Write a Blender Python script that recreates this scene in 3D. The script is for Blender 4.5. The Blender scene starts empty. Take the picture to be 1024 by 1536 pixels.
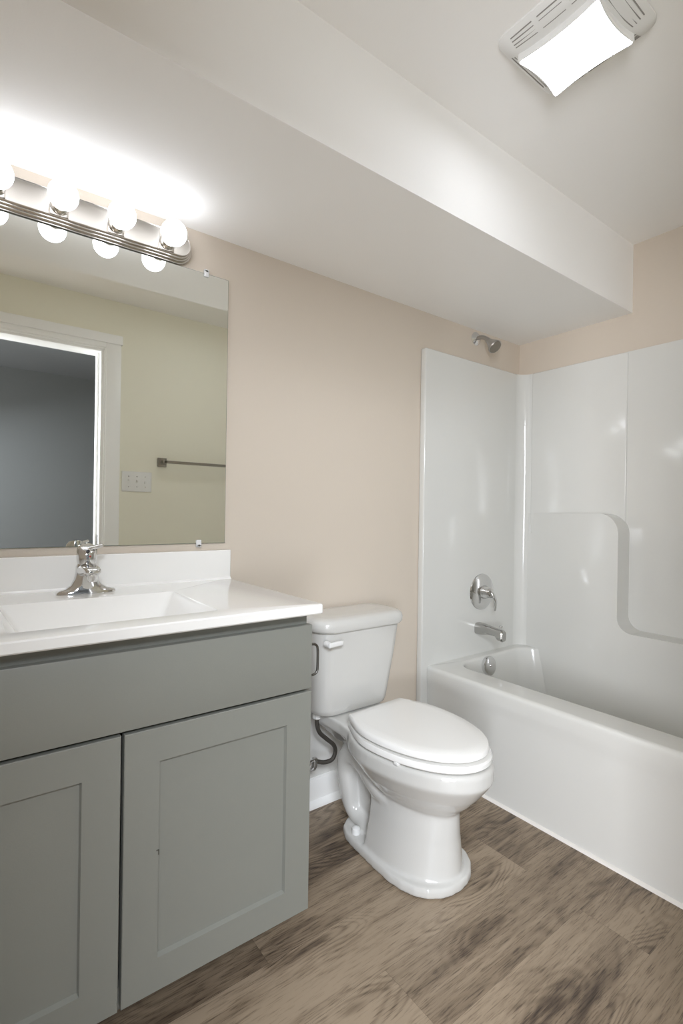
import bpy, bmesh, math, random
from mathutils import Vector, Matrix
random.seed(7)
PI = math.pi
SC = bpy.context.scene
COL = SC.collection

# ------------------------------------------------------------------ camera
cam_d = bpy.data.cameras.new('camera'); cam = bpy.data.objects.new('camera', cam_d); COL.objects.link(cam)
CX, CY, CZ, YAW, PITCH, ROLL, FPX = -0.7527, -1.5576, 1.0944, -0.6438, -0.0009, 0.0148, 756.66
fw = Vector((-math.sin(YAW) * math.cos(PITCH), math.cos(YAW) * math.cos(PITCH), math.sin(PITCH)))
rt = Vector((math.cos(YAW), math.sin(YAW), 0)); up = rt.cross(fw)
rt2 = math.cos(ROLL) * rt + math.sin(ROLL) * up; up2 = -math.sin(ROLL) * rt + math.cos(ROLL) * up
M = Matrix((rt2, up2, -fw)).transposed().to_4x4(); M.translation = (CX, CY, CZ)
cam.matrix_world = M
cam_d.sensor_fit = 'VERTICAL'; cam_d.sensor_height = 36.0; cam_d.lens = FPX * 36.0 / 1536.0
cam_d.clip_start = 0.01
SC.camera = cam

# ------------------------------------------------------------------ world, exposure, light strengths
w = bpy.data.worlds.new('world'); SC.world = w; w.use_nodes = True
w.node_tree.nodes['Background'].inputs[0].default_value = (0.5, 0.52, 0.55, 1)
w.node_tree.nodes['Background'].inputs[1].default_value = 0.0
BULB_E = 5.6          # vanity globes
CEIL_E = 9.5          # ceiling light diffuser
HALL_W = 55.0          # added fill, high in the room behind the door
LOW_W = 24.0           # added fill, low in that room
LEFT_W = 165.0          # added fill from the left of that room
SC.view_settings.view_transform = 'Standard'; SC.view_settings.look = 'None'
SC.view_settings.gamma = 1.0; SC.view_settings.use_curve_mapping = False
SC.view_settings.exposure = 0.63
SC.cycles.use_denoising = True
SC.cycles.max_bounces = 16; SC.cycles.diffuse_bounces = 12; SC.cycles.glossy_bounces = 8
SC.cycles.sample_clamp_indirect = 6.0

def s2l(c):
    return tuple(((v / 255.0) / 12.92 if v / 255.0 <= 0.04045 else ((v / 255.0 + 0.055) / 1.055) ** 2.4) for v in c)

# unseen area lights added beyond the doorway to fill the bathroom with light
def area(name, power, loc, aim, sx, sy, col):
    ld = bpy.data.lights.new(name, 'AREA'); ld.energy = power; ld.shape = 'RECTANGLE'; ld.size = sx; ld.size_y = sy; ld.color = col
    o = bpy.data.objects.new(name, ld); COL.objects.link(o); o.location = loc
    o.rotation_euler = (Vector(aim) - Vector(loc)).to_track_quat('-Z', 'Y').to_euler()
area('hall_fill_high', HALL_W, (-1.22, -2.62, 2.08), (-1.05, -2.42, 1.6), 0.8, 0.6, (0.93, 0.98, 1.06))
area('hall_fill_low', LOW_W, (-1.85, -2.95, 0.75), (0.3, -0.3, 1.6), 0.9, 0.6, (0.93, 0.98, 1.06))
area('hall_fill_left', LEFT_W, (-3.1, -2.75, 1.35), (1.0, -0.9, 1.0), 1.3, 1.5, (0.96, 0.98, 1.04))

# ------------------------------------------------------------------ materials
MATS = {}
def mat(name, col, rough=0.5, metal=0.0, var=0.03, nscale=6.0, bump=0.0, bscale=200.0, coat=0.0, spec=0.5, srgb=True):
    if name in MATS: return MATS[name]
    m = bpy.data.materials.new(name); m.use_nodes = True; nt = m.node_tree; b = nt.nodes['Principled BSDF']
    c = s2l(col) if srgb else col
    tc = nt.nodes.new('ShaderNodeTexCoord'); n = nt.nodes.new('ShaderNodeTexNoise'); n.inputs['Scale'].default_value = nscale
    n.inputs['Detail'].default_value = 3; nt.links.new(tc.outputs['Object'], n.inputs['Vector'])
    mx = nt.nodes.new('ShaderNodeMix'); mx.data_type = 'RGBA'
    mx.inputs[6].default_value = (*[v * (1 - var) for v in c], 1); mx.inputs[7].default_value = (*[min(1, v * (1 + var)) for v in c], 1)
    nt.links.new(n.outputs['Fac'], mx.inputs[0]); nt.links.new(mx.outputs[2], b.inputs['Base Color'])
    b.inputs['Roughness'].default_value = rough; b.inputs['Metallic'].default_value = metal
    b.inputs['Coat Weight'].default_value = coat; b.inputs['Coat Roughness'].default_value = 0.05
    b.inputs['Specular IOR Level'].default_value = spec
    if bump > 0:
        n2 = nt.nodes.new('ShaderNodeTexNoise'); n2.inputs['Scale'].default_value = bscale; n2.inputs['Detail'].default_value = 2
        nt.links.new(tc.outputs['Object'], n2.inputs['Vector'])
        bp = nt.nodes.new('ShaderNodeBump'); bp.inputs['Strength'].default_value = bump; bp.inputs['Distance'].default_value = 0.002
        nt.links.new(n2.outputs['Fac'], bp.inputs['Height']); nt.links.new(bp.outputs[0], b.inputs['Normal'])
    MATS[name] = m; return m

def emit(name, col, strength):
    m = bpy.data.materials.new(name); m.use_nodes = True; nt = m.node_tree; b = nt.nodes['Principled BSDF']
    b.inputs['Base Color'].default_value = (0.8, 0.8, 0.8, 1); b.inputs['Roughness'].default_value = 0.3
    tc = nt.nodes.new('ShaderNodeTexCoord'); n = nt.nodes.new('ShaderNodeTexNoise'); n.inputs['Scale'].default_value = 3.0
    nt.links.new(tc.outputs['Object'], n.inputs['Vector'])
    mr = nt.nodes.new('ShaderNodeMapRange'); mr.inputs[3].default_value = strength * 0.97; mr.inputs[4].default_value = strength * 1.03
    nt.links.new(n.outputs['Fac'], mr.inputs[0]); nt.links.new(mr.outputs[0], b.inputs['Emission Strength'])
    b.inputs['Emission Color'].default_value = (*col, 1); return m

M_BEIGE = mat('beige_wall_paint', (208, 197, 183), 0.55, var=0.015, nscale=3, bump=0.08, bscale=260)
M_WHITEP = mat('white_ceiling_paint', (246, 245, 243), 0.75, var=0.01, nscale=3, bump=0.06, bscale=220)
M_GREENW = mat('sage_beige_wall_paint', (235, 232, 215), 0.6, var=0.015, nscale=3, bump=0.08, bscale=260)
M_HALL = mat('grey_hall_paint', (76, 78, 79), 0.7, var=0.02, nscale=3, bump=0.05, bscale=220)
M_TRIM = mat('white_trim_paint', (245, 245, 243), 0.35, var=0.01)
M_CAB = mat('grey_cabinet_paint', (133, 134, 127), 0.42, var=0.015, nscale=14, bump=0.05, bscale=420)
M_DARK = mat('dark_gap', (24, 24, 22), 0.8)
M_TOP = mat('white_cultured_marble', (242, 241, 238), 0.14, var=0.012, nscale=5, coat=0.3)
M_ACR = mat('white_gelcoat', (216, 216, 212), 0.13, var=0.008, nscale=3, coat=0.2)
M_CER = mat('white_vitreous_china', (206, 205, 201), 0.10, var=0.008, nscale=5, coat=0.4)
M_SEAT = mat('white_enamel_seat', (238, 237, 234), 0.18, var=0.008, nscale=5)
M_CHR = mat('polished_chrome', (222, 222, 222), 0.07, 1.0, var=0.02)
M_NIC = mat('satin_nickel', (206, 201, 194), 0.24, 1.0, var=0.03, nscale=40)
M_NICD = mat('brushed_nickel_dark', (140, 134, 124), 0.32, 1.0, var=0.03, nscale=40)
M_STEEL = mat('dull_grey_steel', (120, 118, 114), 0.38, 1.0, var=0.05, nscale=60)
M_SHW = mat('satin_chrome', (182, 180, 177), 0.3, 1.0, var=0.03, nscale=40)
M_BRAID = mat('braided_hose', (92, 88, 82), 0.45, 0.7, var=0.35, nscale=900, bump=0.8, bscale=900)
M_PLAS = mat('white_plastic', (230, 230, 228), 0.3, var=0.01)
M_CLEAR = mat('clear_plastic_clip', (226, 226, 226), 0.2, var=0.02)
M_CAULK = mat('white_caulk', (236, 233, 228), 0.5, var=0.02)
M_SLOT = mat('grey_vent_slot', (150, 148, 144), 0.8, var=0.05)
M_RED = mat('red_dot', (150, 40, 36), 0.4); M_BLUE = mat('dark_mark', (50, 48, 50), 0.4)
M_BULB = emit('glowing_globe_glass', (0.94, 0.98, 1.06), BULB_E)
M_DIFF = emit('glowing_diffuser', (0.94, 0.98, 1.06), CEIL_E)
M_MIRROR = mat('silvered_glass', (248, 250, 246), 0.015, 1.0, var=0.003)
M_GEDGE = mat('glass_edge', (110, 122, 112), 0.2, var=0.03)

def wall_material():
    """beige paint with a paler, more neutral patch low behind the toilet"""
    m = M_BEIGE.copy(); m.name = 'beige_paint_with_pale_patch'; nt = m.node_tree; b = nt.nodes['Principled BSDF']
    src = b.inputs['Base Color'].links[0].from_socket
    geo = nt.nodes.new('ShaderNodeNewGeometry'); sp = nt.nodes.new('ShaderNodeSeparateXYZ'); nt.links.new(geo.outputs['Position'], sp.inputs[0])
    nz = nt.nodes.new('ShaderNodeTexNoise'); nz.inputs['Scale'].default_value = 9; nt.links.new(geo.outputs['Position'], nz.inputs['Vector'])
    def mth(op, a, c):
        n = nt.nodes.new('ShaderNodeMath'); n.operation = op
        for i, v in enumerate((a, c)):
            if hasattr(v, 'is_output'): nt.links.new(v, n.inputs[i])
            else: n.inputs[i].default_value = v
        return n.outputs[0]
    wob = mth('MULTIPLY', mth('SUBTRACT', nz.outputs['Fac'], 0.5), 0.08)
    f = mth('MULTIPLY', mth('LESS_THAN', mth('ADD', sp.outputs['Z'], wob), 0.40), mth('LESS_THAN', mth('ADD', sp.outputs['X'], wob), 0.50))
    mx = nt.nodes.new('ShaderNodeMix'); mx.data_type = 'RGBA'; nt.links.new(f, mx.inputs[0]); nt.links.new(src, mx.inputs[6])
    mx.inputs[7].default_value = (*s2l((212, 211, 207)), 1); nt.links.new(mx.outputs[2], b.inputs['Base Color'])  # paler, more neutral tone low on the wall behind the toilet
    return m

def floor_material():
    m = bpy.data.materials.new('oak_look_vinyl_planks'); m.use_nodes = True; nt = m.node_tree; b = nt.nodes['Principled BSDF']
    N = nt.nodes.new; L = nt.links.new
    def mth(op, a, c=0.0, cl=False):
        n = N('ShaderNodeMath'); n.operation = op; n.use_clamp = cl
        for i, v in enumerate((a, c)):
            if hasattr(v, 'is_output'): L(v, n.inputs[i])
            else: n.inputs[i].default_value = v
        return n.outputs[0]
    geo = N('ShaderNodeNewGeometry')
    at = N('ShaderNodeAttribute'); at.attribute_name = 'plank_shift'
    tn = N('ShaderNodeAttribute'); tn.attribute_name = 'plank_tone'
    pos = N('ShaderNodeVectorMath'); pos.operation = 'ADD'; L(geo.outputs['Position'], pos.inputs[0]); L(at.outputs['Vector'], pos.inputs[1])
    def stretched(sx, sy, scale, detail, rough=0.5, dist=0.0):
        mp = N('ShaderNodeVectorMath'); mp.operation = 'MULTIPLY'; mp.inputs[1].default_value = (sx, sy, 1.0); L(pos.outputs[0], mp.inputs[0])
        n = N('ShaderNodeTexNoise'); n.inputs['Scale'].default_value = scale; n.inputs['Detail'].default_value = detail
        n.inputs['Roughness'].default_value = rough; n.inputs['Distortion'].default_value = dist; L(mp.outputs[0], n.inputs['Vector']); return n.outputs['Fac']
    field = stretched(1.0, 4.2, 1.7, 1.5, 0.4, 0.6)             # smooth field whose contour lines read as cathedral grain
    rings = mth('POWER', mth('ADD', mth('MULTIPLY', mth('SINE', mth('MULTIPLY', field, 150.0)), 0.5), 0.5), 2.0)
    where = stretched(1.0, 2.4, 2.4, 2.0)
    wmask = mth('MULTIPLY', mth('SUBTRACT', where, 0.44), 5.0, True)
    pores = stretched(9.0, 150.0, 2.0, 3.0, 0.65)
    porem = mth('MULTIPLY', mth('SUBTRACT', pores, 0.5), 2.6, True)
    blot = stretched(1.0, 3.0, 3.2, 3.0, 0.55, 0.3)
    blotm = mth('MULTIPLY', mth('SUBTRACT', blot, 0.46), 3.6, True)
    streak = stretched(0.9, 26.0, 2.0, 3.0)
    d = mth('MULTIPLY', mth('MULTIPLY', rings, wmask), 0.32)
    d = mth('ADD', d, mth('MULTIPLY', porem, 0.8))
    d = mth('ADD', d, mth('MULTIPLY', blotm, 0.48))
    d = mth('ADD', d, mth('MULTIPLY', mth('SUBTRACT', streak, 0.5), 0.7))
    d = mth('ADD', d, tn.outputs['Fac'])
    # knots
    mp = N('ShaderNodeVectorMath'); mp.operation = 'MULTIPLY'; mp.inputs[1].default_value = (1.5, 4.6, 1); L(pos.outputs[0], mp.inputs[0])
    vo = N('ShaderNodeTexVoronoi'); vo.inputs['Scale'].default_value = 1.0; L(mp.outputs[0], vo.inputs['Vector'])
    kn = mth('MULTIPLY', mth('SUBTRACT', 0.11, vo.outputs['Distance']), 8.0, True)
    kr = mth('MULTIPLY', mth('SUBTRACT', 0.40, vo.outputs['Distance']), 2.0, True)
    krs = mth('MULTIPLY', kr, mth('ADD', mth('MULTIPLY', mth('SINE', mth('MULTIPLY', mth('ADD', vo.outputs['Distance'], mth('MULTIPLY', field, 0.5)), 120.0)), 0.5), 0.5))
    d = mth('ADD', d, mth('ADD', mth('MULTIPLY', kn, 0.55), mth('MULTIPLY', krs, 0.30)))
    cr = N('ShaderNodeValToRGB'); L(d, cr.inputs[0]); e = cr.color_ramp.elements
    e[0].position = 0.0; e[0].color = (*s2l((160, 143, 122)), 1); e[1].position = 1.0; e[1].color = (*s2l((50, 39, 31)), 1)
    x = e.new(0.35); x.color = (*s2l((130, 114, 95)), 1); x = e.new(0.65); x.color = (*s2l((92, 78, 64)), 1)
    L(cr.outputs[0], b.inputs['Base Color']); b.inputs['Roughness'].default_value = 0.42
    bp = N('ShaderNodeBump'); bp.inputs['Strength'].default_value = 0.12; bp.inputs['Distance'].default_value = 0.001
    L(d, bp.inputs['Height']); L(bp.outputs[0], b.inputs['Normal'])
    return m

# ------------------------------------------------------------------ mesh helpers
def box(bm, x0, x1, y0, y1, z0, z1, bev=0.0, seg=2):
    r = bmesh.ops.create_cube(bm, size=1.0); vs = r['verts']
    for v in vs:
        v.co = ((x0 + x1) / 2 + v.co.x * (x1 - x0), (y0 + y1) / 2 + v.co.y * (y1 - y0), (z0 + z1) / 2 + v.co.z * (z1 - z0))
    if bev > 0:
        es = list({e for v in vs for e in v.link_edges})
        bmesh.ops.bevel(bm, geom=es, offset=bev, segments=seg, profile=0.5, affect='EDGES')
    return bm

def loft(bm, rings, cap0=True, cap1=True, closed=True):
    vr = [[bm.verts.new(p) for p in r] for r in rings]; n = len(rings[0])
    for a, c in zip(vr[:-1], vr[1:]):
        for i in range(n if closed else n - 1):
            j = (i + 1) % n; bm.faces.new((a[i], a[j], c[j], c[i]))
    if cap0: bm.faces.new(vr[0][::-1])
    if cap1: bm.faces.new(vr[-1])
    return bm

def frame_axes(d):
    d = Vector(d).normalized(); h = Vector((0, 0, 1)) if abs(d.z) < 0.95 else Vector((1, 0, 0))
    a = d.cross(h).normalized(); return a, d.cross(a).normalized(), d

def lathe(bm, prof, origin, axis, n=32, cap0=True, cap1=True):
    """prof: (radius, distance along axis)"""
    a, c, d = frame_axes(axis); o = Vector(origin)
    rings = [[o + d * t + (a * math.cos(2 * PI * k / n) + c * math.sin(2 * PI * k / n)) * max(r, 1e-5) for k in range(n)] for r, t in prof]
    return loft(bm, rings, cap0, cap1)

def spline(pts, k=8):
    P = [Vector(p) for p in pts]; P = [P[0] * 2 - P[1]] + P + [P[-1] * 2 - P[-2]]; out = []
    for i in range(1, len(P) - 2):
        p0, p1, p2, p3 = P[i - 1:i + 3]
        for s in range(k):
            t = s / k
            out.append(0.5 * ((2 * p1) + (p2 - p0) * t + (2 * p0 - 5 * p1 + 4 * p2 - p3) * t * t + (3 * p1 - p0 - 3 * p2 + p3) * t ** 3))
    out.append(P[-2]); return out

def tube(bm, pts, r, n=14, smooth=8, rs=None, sy=1.0):
    P = spline(pts, smooth) if smooth else [Vector(p) for p in pts]
    rings = []; prev = None
    for i, p in enumerate(P):
        d = (P[min(i + 1, len(P) - 1)] - P[max(i - 1, 0)]).normalized()
        if prev is None: a, c, _ = frame_axes(d)
        else: a = (prev - d * prev.dot(d)).normalized(); c = d.cross(a).normalized()
        prev = a
        rr = r if rs is None else (lambda u: rs[int(u)] + (rs[min(int(u) + 1, len(rs) - 1)] - rs[int(u)]) * (u - int(u)))(i / (len(P) - 1) * (len(rs) - 1))
        rings.append([p + (a * math.cos(2 * PI * k / n) + c * math.sin(2 * PI * k / n) * sy) * rr for k in range(n)])
    return loft(bm, rings)

def rrect(cx, cy, hx, hy, r, z, k=8):
    """rounded rectangle ring in xy"""
    r = min(r, hx - 1e-4, hy - 1e-4); out = []
    for (sx, sy, a0) in ((1, 1, 0), (-1, 1, PI / 2), (-1, -1, PI), (1, -1, 1.5 * PI)):
        for i in range(k + 1):
            a = a0 + PI / 2 * i / k
            out.append((cx + sx * (hx - r) + r * math.cos(a), cy + sy * (hy - r) + r * math.sin(a), z))
    return out

def prism(bm, poly, axis, a0, a1):
    def P(u, v, t): return {'x': (t, u, v), 'y': (u, t, v), 'z': (u, v, t)}[axis]
    return loft(bm, [[P(u, v, a0) for u, v in poly], [P(u, v, a1) for u, v in poly]])

def finish(bm, me, smooth=35.0):
    bmesh.ops.remove_doubles(bm, verts=bm.verts, dist=1e-6)
    bmesh.ops.recalc_face_normals(bm, faces=bm.faces)
    bm.to_mesh(me); bm.free()
    if smooth:
        for p in me.polygons: p.use_smooth = True
        me.set_sharp_from_angle(angle=math.radians(smooth))

def obj(name, bm, m, parent=None, smooth=35.0, loc=None, bevel=0.0, local=False):
    """one mesh object; geometry is given in world space and re-based on the thing's own origin (or `local`)"""
    base = Vector((0, 0, 0))
    if not local:
        if parent is not None:
            q = parent
            while q is not None: base += q.location; q = q.parent
        elif loc is not None: base = Vector(loc)
        else:
            xs = [v.co for v in bm.verts]
            base = Vector(((min(c.x for c in xs) + max(c.x for c in xs)) / 2, (min(c.y for c in xs) + max(c.y for c in xs)) / 2, min(c.z for c in xs)))
        for v in bm.verts: v.co -= base
    me = bpy.data.meshes.new(name); finish(bm, me, smooth); me.materials.append(m)
    o = bpy.data.objects.new(name, me); COL.objects.link(o)
    if parent is not None: o.parent = parent
    elif not local: o.location = base
    if bevel:
        b = o.modifiers.new('edge', 'BEVEL'); b.width = bevel; b.segments = 3; b.limit_method = 'ANGLE'; b.angle_limit = math.radians(40)
    return o

def thing(name, label, cat, loc, rotz=0.0, group=None):
    o = bpy.data.objects.new(name, None); COL.objects.link(o); o.location = loc; o.rotation_euler = (0, 0, rotz)
    o.empty_display_size = 0.05
    o['label'] = label; o['category'] = cat
    if group: o['group'] = group
    return o
def tag(o, label, cat, group=None):
    o['label'] = label; o['category'] = cat
    if group: o['group'] = group
    return o
def struct(name, bm, m, label=None, parent=None, **k):
    o = obj(name, bm, m, parent, **k)
    if parent is None: o['kind'] = 'structure'
    if label: o['label'] = label
    return o
B = bmesh.new

# ------------------------------------------------------------------ room shell
XL, XR, YB, YO, ZC = -0.955, 1.562, 0.0, -1.53, 2.2703
SOFF_Y, SOFF_Z = -0.5557, 1.975
DX0, DX1, DZ = -0.94, -0.1285, 1.985          # doorway
HALL_Y = -3.55

bm = B()
sh = bm.faces.layers.float_vector.new('plank_shift'); tl = bm.faces.layers.float.new('plank_tone')
W = 0.178
# row (its near edge): end joints and the tone of each plank between them
ROWS = {-0.311: ((-0.9, 0.33), (0.05, 0.12, 0.02)), -0.489: ((-0.15, 1.0), (0.16, 0.08, 0.0)), -0.667: ((-0.57, 0.645), (0.05, -0.06, 0.10)),
        -0.845: ((0.0667, 1.28), (-0.05, 0.12, 0.0)), -1.023: ((-0.55, 0.63), (0.0, 0.04, -0.02)), -1.201: ((-0.12, 1.05), (0.08, 0.08, 0.0))}
y = -0.667 + 5 * W
while y > HALL_Y - 0.2:
    key = round(y, 3)
    js, tns = ROWS.get(key, ((random.uniform(-0.9, -0.2), random.uniform(0.3, 1.1)), [random.uniform(-0.05, 0.14) for _ in range(3)]))
    xs = [-3.2] + list(js) + [1.95]
    for xa, xb, tv in zip(xs[:-1], xs[1:], tns):
        ya, yb = max(y, HALL_Y - 0.1), min(y + W, 0.02)
        if yb - ya < 0.005: continue
        f = bm.faces.new([bm.verts.new(p) for p in ((xa + 0.00018, ya + 0.00018, 0), (xb - 0.00018, ya + 0.00018, 0), (xb - 0.00018, yb - 0.00018, 0), (xa + 0.00018, yb - 0.00018, 0))])
        f[sh] = Vector((random.uniform(0, 40), random.uniform(0, 40), random.uniform(0, 40)))
        f[tl] = tv * 1.5
    y -= W
f = bm.faces.new([bm.verts.new(p) for p in ((-3.2, HALL_Y - 0.1, -0.003), (1.95, HALL_Y - 0.1, -0.003), (1.95, 0.02, -0.003), (-3.2, 0.02, -0.003))]); f[tl] = 1.0
me = bpy.data.meshes.new('floor'); bm.to_mesh(me); bm.free(); me.materials.append(floor_material())
fl = bpy.data.objects.new('floor', me); COL.objects.link(fl); fl['kind'] = 'structure'

bm = B(); box(bm, -3.3, 1.9, 0.0, 0.12, 0, 2.5); struct('wall_back', bm, wall_material())
bm = B(); box(bm, XR, XR + 0.12, YO - 0.12, 0.0, 0, 2.5); struct('wall_right', bm, M_BEIGE)
bm = B(); box(bm, XL - 0.12, XL, YO, 0.0, 0, 2.5); struct('wall_left', bm, M_BEIGE)
bm = B()
box(bm, DX1, XR, YO - 0.115, YO, 0, 2.5); box(bm, XL - 0.12, DX0, YO - 0.115, YO, 0, 2.5); box(bm, DX0, DX1, YO - 0.115, YO, DZ, 2.5)
struct('wall_front', bm, M_GREENW)
bm = B(); box(bm, XL - 0.12, XR + 0.12, YO - 0.115, 0.12, ZC, ZC + 0.1); struct('ceiling', bm, M_WHITEP)
bm = B(); box(bm, XL, XR, SOFF_Y, 0.0, SOFF_Z, ZC); struct('trim_1', bm, M_WHITEP, 'long white boxed soffit under the ceiling above the mirror')
# room beyond the doorway
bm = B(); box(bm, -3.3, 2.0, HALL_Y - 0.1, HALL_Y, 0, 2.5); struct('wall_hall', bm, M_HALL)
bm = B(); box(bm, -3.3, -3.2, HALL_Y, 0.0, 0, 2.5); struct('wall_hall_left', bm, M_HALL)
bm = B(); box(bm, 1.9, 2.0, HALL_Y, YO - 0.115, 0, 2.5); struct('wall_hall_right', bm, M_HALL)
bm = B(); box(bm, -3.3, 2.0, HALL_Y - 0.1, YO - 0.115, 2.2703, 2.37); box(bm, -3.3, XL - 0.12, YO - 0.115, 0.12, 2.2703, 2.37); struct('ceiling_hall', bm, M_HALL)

# baseboards (with shoe moulding)
def baseboard(name, poly, axis, a0, a1):
    bm = B(); prism(bm, poly, axis, a0, a1); struct(name, bm, M_TRIM)
prof = [(0, 0), (-0.028, 0), (-0.028, 0.008), (-0.022, 0.019), (-0.013, 0.024), (-0.013, 0.088), (-0.009, 0.1), (0, 0.102)]
baseboard('baseboard_back', prof, 'x', -0.06, 0.833)
baseboard('baseboard_front', [(YO - u, v) for u, v in prof], 'x', -0.035, 0.86)

# door casing and jamb
door = thing('door_1', 'doorway with white casing seen in the mirror', 'door', (DX1, YO, 0)); door['kind'] = 'structure'; del door['category']
bm = B()
box(bm, DX1, DX1 + 0.012, YO, YO + 0.012, 0, DZ + 0.012, 0.002); box(bm, DX1 + 0.0101, DX1 + 0.088, YO, YO + 0.018, 0, DZ + 0.0359, 0.003)
obj('casing', bm, M_TRIM, door)
bm = B(); box(bm, XL + 0.001, DX0 - 0.0005, YO, YO + 0.018, 0, DZ + 0.0359, 0.003); obj('casing', bm, M_TRIM, door)
bm = B(); box(bm, DX0 - 0.014, DX1 + 0.096, YO, YO + 0.022, DZ + 0.036, DZ + 0.088, 0.003); box(bm, DX0, DX1 + 0.010, YO, YO + 0.018, DZ + 0.010, DZ + 0.0359, 0.003); box(bm, DX0, DX1, YO, YO + 0.012, DZ, DZ + 0.012, 0.002)
obj('head_casing', bm, M_TRIM, door)
bm = B(); box(bm, DX1 - 0.016, DX1 + 0.001, YO - 0.115, YO + 0.004, 0, DZ, 0.002); box(bm, DX1 - 0.028, DX1 - 0.016, YO - 0.075, YO - 0.04, 0, DZ - 0.014, 0.002); obj('jamb', bm, M_TRIM, door)
bm = B(); box(bm, DX0, DX1 - 0.016, YO - 0.115, YO + 0.004, DZ - 0.014, DZ + 0.001, 0.002); obj('head_jamb', bm, M_TRIM, door)
bm = B(); box(bm, DX1 - 0.0185, DX1 - 0.0155, YO - 0.034, YO - 0.004, 0.885, 0.945, 0.001); sp = obj('strike_plate', bm, M_CHR, door)
bm = B(); box(bm, DX1 - 0.0195, DX1 - 0.018, YO - 0.026, YO - 0.012, 0.900, 0.930); obj('latch_hole', bm, M_DARK, sp)

# ------------------------------------------------------------------ bathtub and shower surround
XS, YP, ZS, XP, XA, ZA = 0.834, -0.033, 1.8078, 1.548, 0.867, 0.429
YE = -1.498
tub = thing('bathtub', 'glossy white bathtub with moulded wall surround at right end of room', 'bathtub', (1.2, -0.76, 0))
def ring(x0, x1, y0, y1, r, z, k=10): return rrect((x0 + x1) / 2, (y0 + y1) / 2, (x1 - x0) / 2, (y1 - y0) / 2, r, z, k)
rings = [ring(XA + 0.006, 1.546, YE, YP, 0.004, 0.0), ring(XA + 0.006, 1.546, YE, YP, 0.004, 0.325), ring(XA + 0.004, 1.546, YE, YP, 0.004, 0.345), ring(XA + 0.001, 1.546, YE, YP, 0.004, 0.365), ring(XA, 1.546, YE, YP, 0.004, 0.38), ring(XA, 1.546, YE, YP, 0.004, 0.410)]
for i in range(1, 6):
    a = PI / 2 * i / 5; rings.append(ring(XA + 0.016 * (1 - math.cos(a)), 1.546, YE, YP, 0.004, 0.413 + 0.016 * math.sin(a)))
ix0, ix1, iy0, iy1 = 0.992, 1.538, -1.44, -0.082
rings.append(ring(ix0 - 0.012, ix1 + 0.004, iy0 - 0.012, iy1 + 0.012, 0.10, 0.429))
for i in range(1, 6):
    a = PI / 2 * i / 5; rings.append(ring(ix0 - 0.012 + 0.014 * math.sin(a), ix1, iy0, iy1 + 0.012 - 0.014 * math.sin(a), 0.10, 0.429 - 0.014 * (1 - math.cos(a))))
for z, ins, ey, fy, r in ((0.36, 0.012, 0.012, 0.03, 0.10), (0.25, 0.03, 0.03, 0.10, 0.10), (0.16, 0.045, 0.05, 0.17, 0.10), (0.125, 0.06, 0.07, 0.20, 0.10), (0.108, 0.085, 0.10, 0.24, 0.10), (0.103, 0.12, 0.14, 0.28, 0.09)):
    rings.append(ring(ix0 + 0.002 + ins, ix1 - ins * 0.4, iy0 + fy, iy1 - 0.002 - ey, r, z))
bm = B(); loft(bm, rings, True, True); obj('tub_basin', bm, M_ACR, tub, smooth=40)
# end wall panel that carries the fittings
bm = B(); box(bm, XS, XP + 0.01, YP, -0.001, 0.0, ZS, 0.006, 3); obj('end_panel', bm, M_ACR, tub)
bm = B(); box(bm, XS, XP + 0.01, YO + 0.001, YE, 0.0, ZS, 0.006, 3); obj('end_panel', bm, M_ACR, tub)
# back wall panel with its corner coves
def cove(bm, yc, sg, r, z0, z1):
    poly = [(XP + 0.005, yc - sg * 0.005)]
    n = 12; cxx, cyy = XP - r, yc + sg * r
    # tangent points on the end panel and on the back panel
    poly.append((XP - r, yc - sg * 0.005)); 
    for i in range(n + 1):
        a = PI / 2 * i / n
        poly.append((cxx + r * math.sin(a), cyy - sg * r * math.cos(a)))
    poly.append((XP + 0.005, cyy)); prism(bm, poly, 'z', z0, z1)
bm = B(); box(bm, XP, XR - 0.001, YE - 0.005, YP + 0.005, 0.40, ZS, 0.004, 2)
cove(bm, YP, -1, 0.055, 0.42, ZS - 0.001); cove(bm, YE, 1, 0.055, 0.42, ZS - 0.001)
bp = obj('back_panel', bm, M_ACR, tub)
bm = B(); box(bm, XP - 0.007, XP + 0.004, -0.548, -0.09, 1.0, ZS - 0.002, 0.0055, 4); obj('raised_panel', bm, M_ACR, bp)
# stepped ledge moulded into the lower back wall
def arc(cy, cz, r, a0, a1, n=10): return [(cy + r * math.cos(a0 + (a1 - a0) * i / n), cz + r * math.sin(a0 + (a1 - a0) * i / n)) for i in range(n + 1)]
yS, zT, zL = -0.563, 1.102, 0.607
outline = [(-0.075, 0.11), (-0.075, 0.6), (-0.075, zT)]
outline += [(-0.075 - 0.04 * i, zT) for i in range(1, 10)]
outline += arc(yS + 0.085, zT - 0.085, 0.085, PI / 2, PI, 12)
outline += [(yS, 0.9), (yS, 0.8)]
outline += arc(yS - 0.06, zL + 0.06, 0.06, 0, -PI / 2, 10)
outline += [(-0.9, zL), (-1.2, zL), (YE - 0.001, zL), (YE - 0.001, 0.11)]
def xfront(yv):
    t = max(0.0, min(1.0, (-0.075 - yv) / (0.563 - 0.075)))
    return 1.5465 - 0.1025 * (t * t * (3 - 2 * t) * 0.35 + t * 0.65)
bm = B()
back = [bm.verts.new((XP + 0.003, u, v)) for u, v in outline]
front = [bm.verts.new((xfront(u), u, v)) for u, v in outline]
n = len(outline)
for i in range(n):
    j = (i + 1) % n; bm.faces.new((back[i], back[j], front[j], front[i]))
bm.faces.new(back[::-1])
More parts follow.
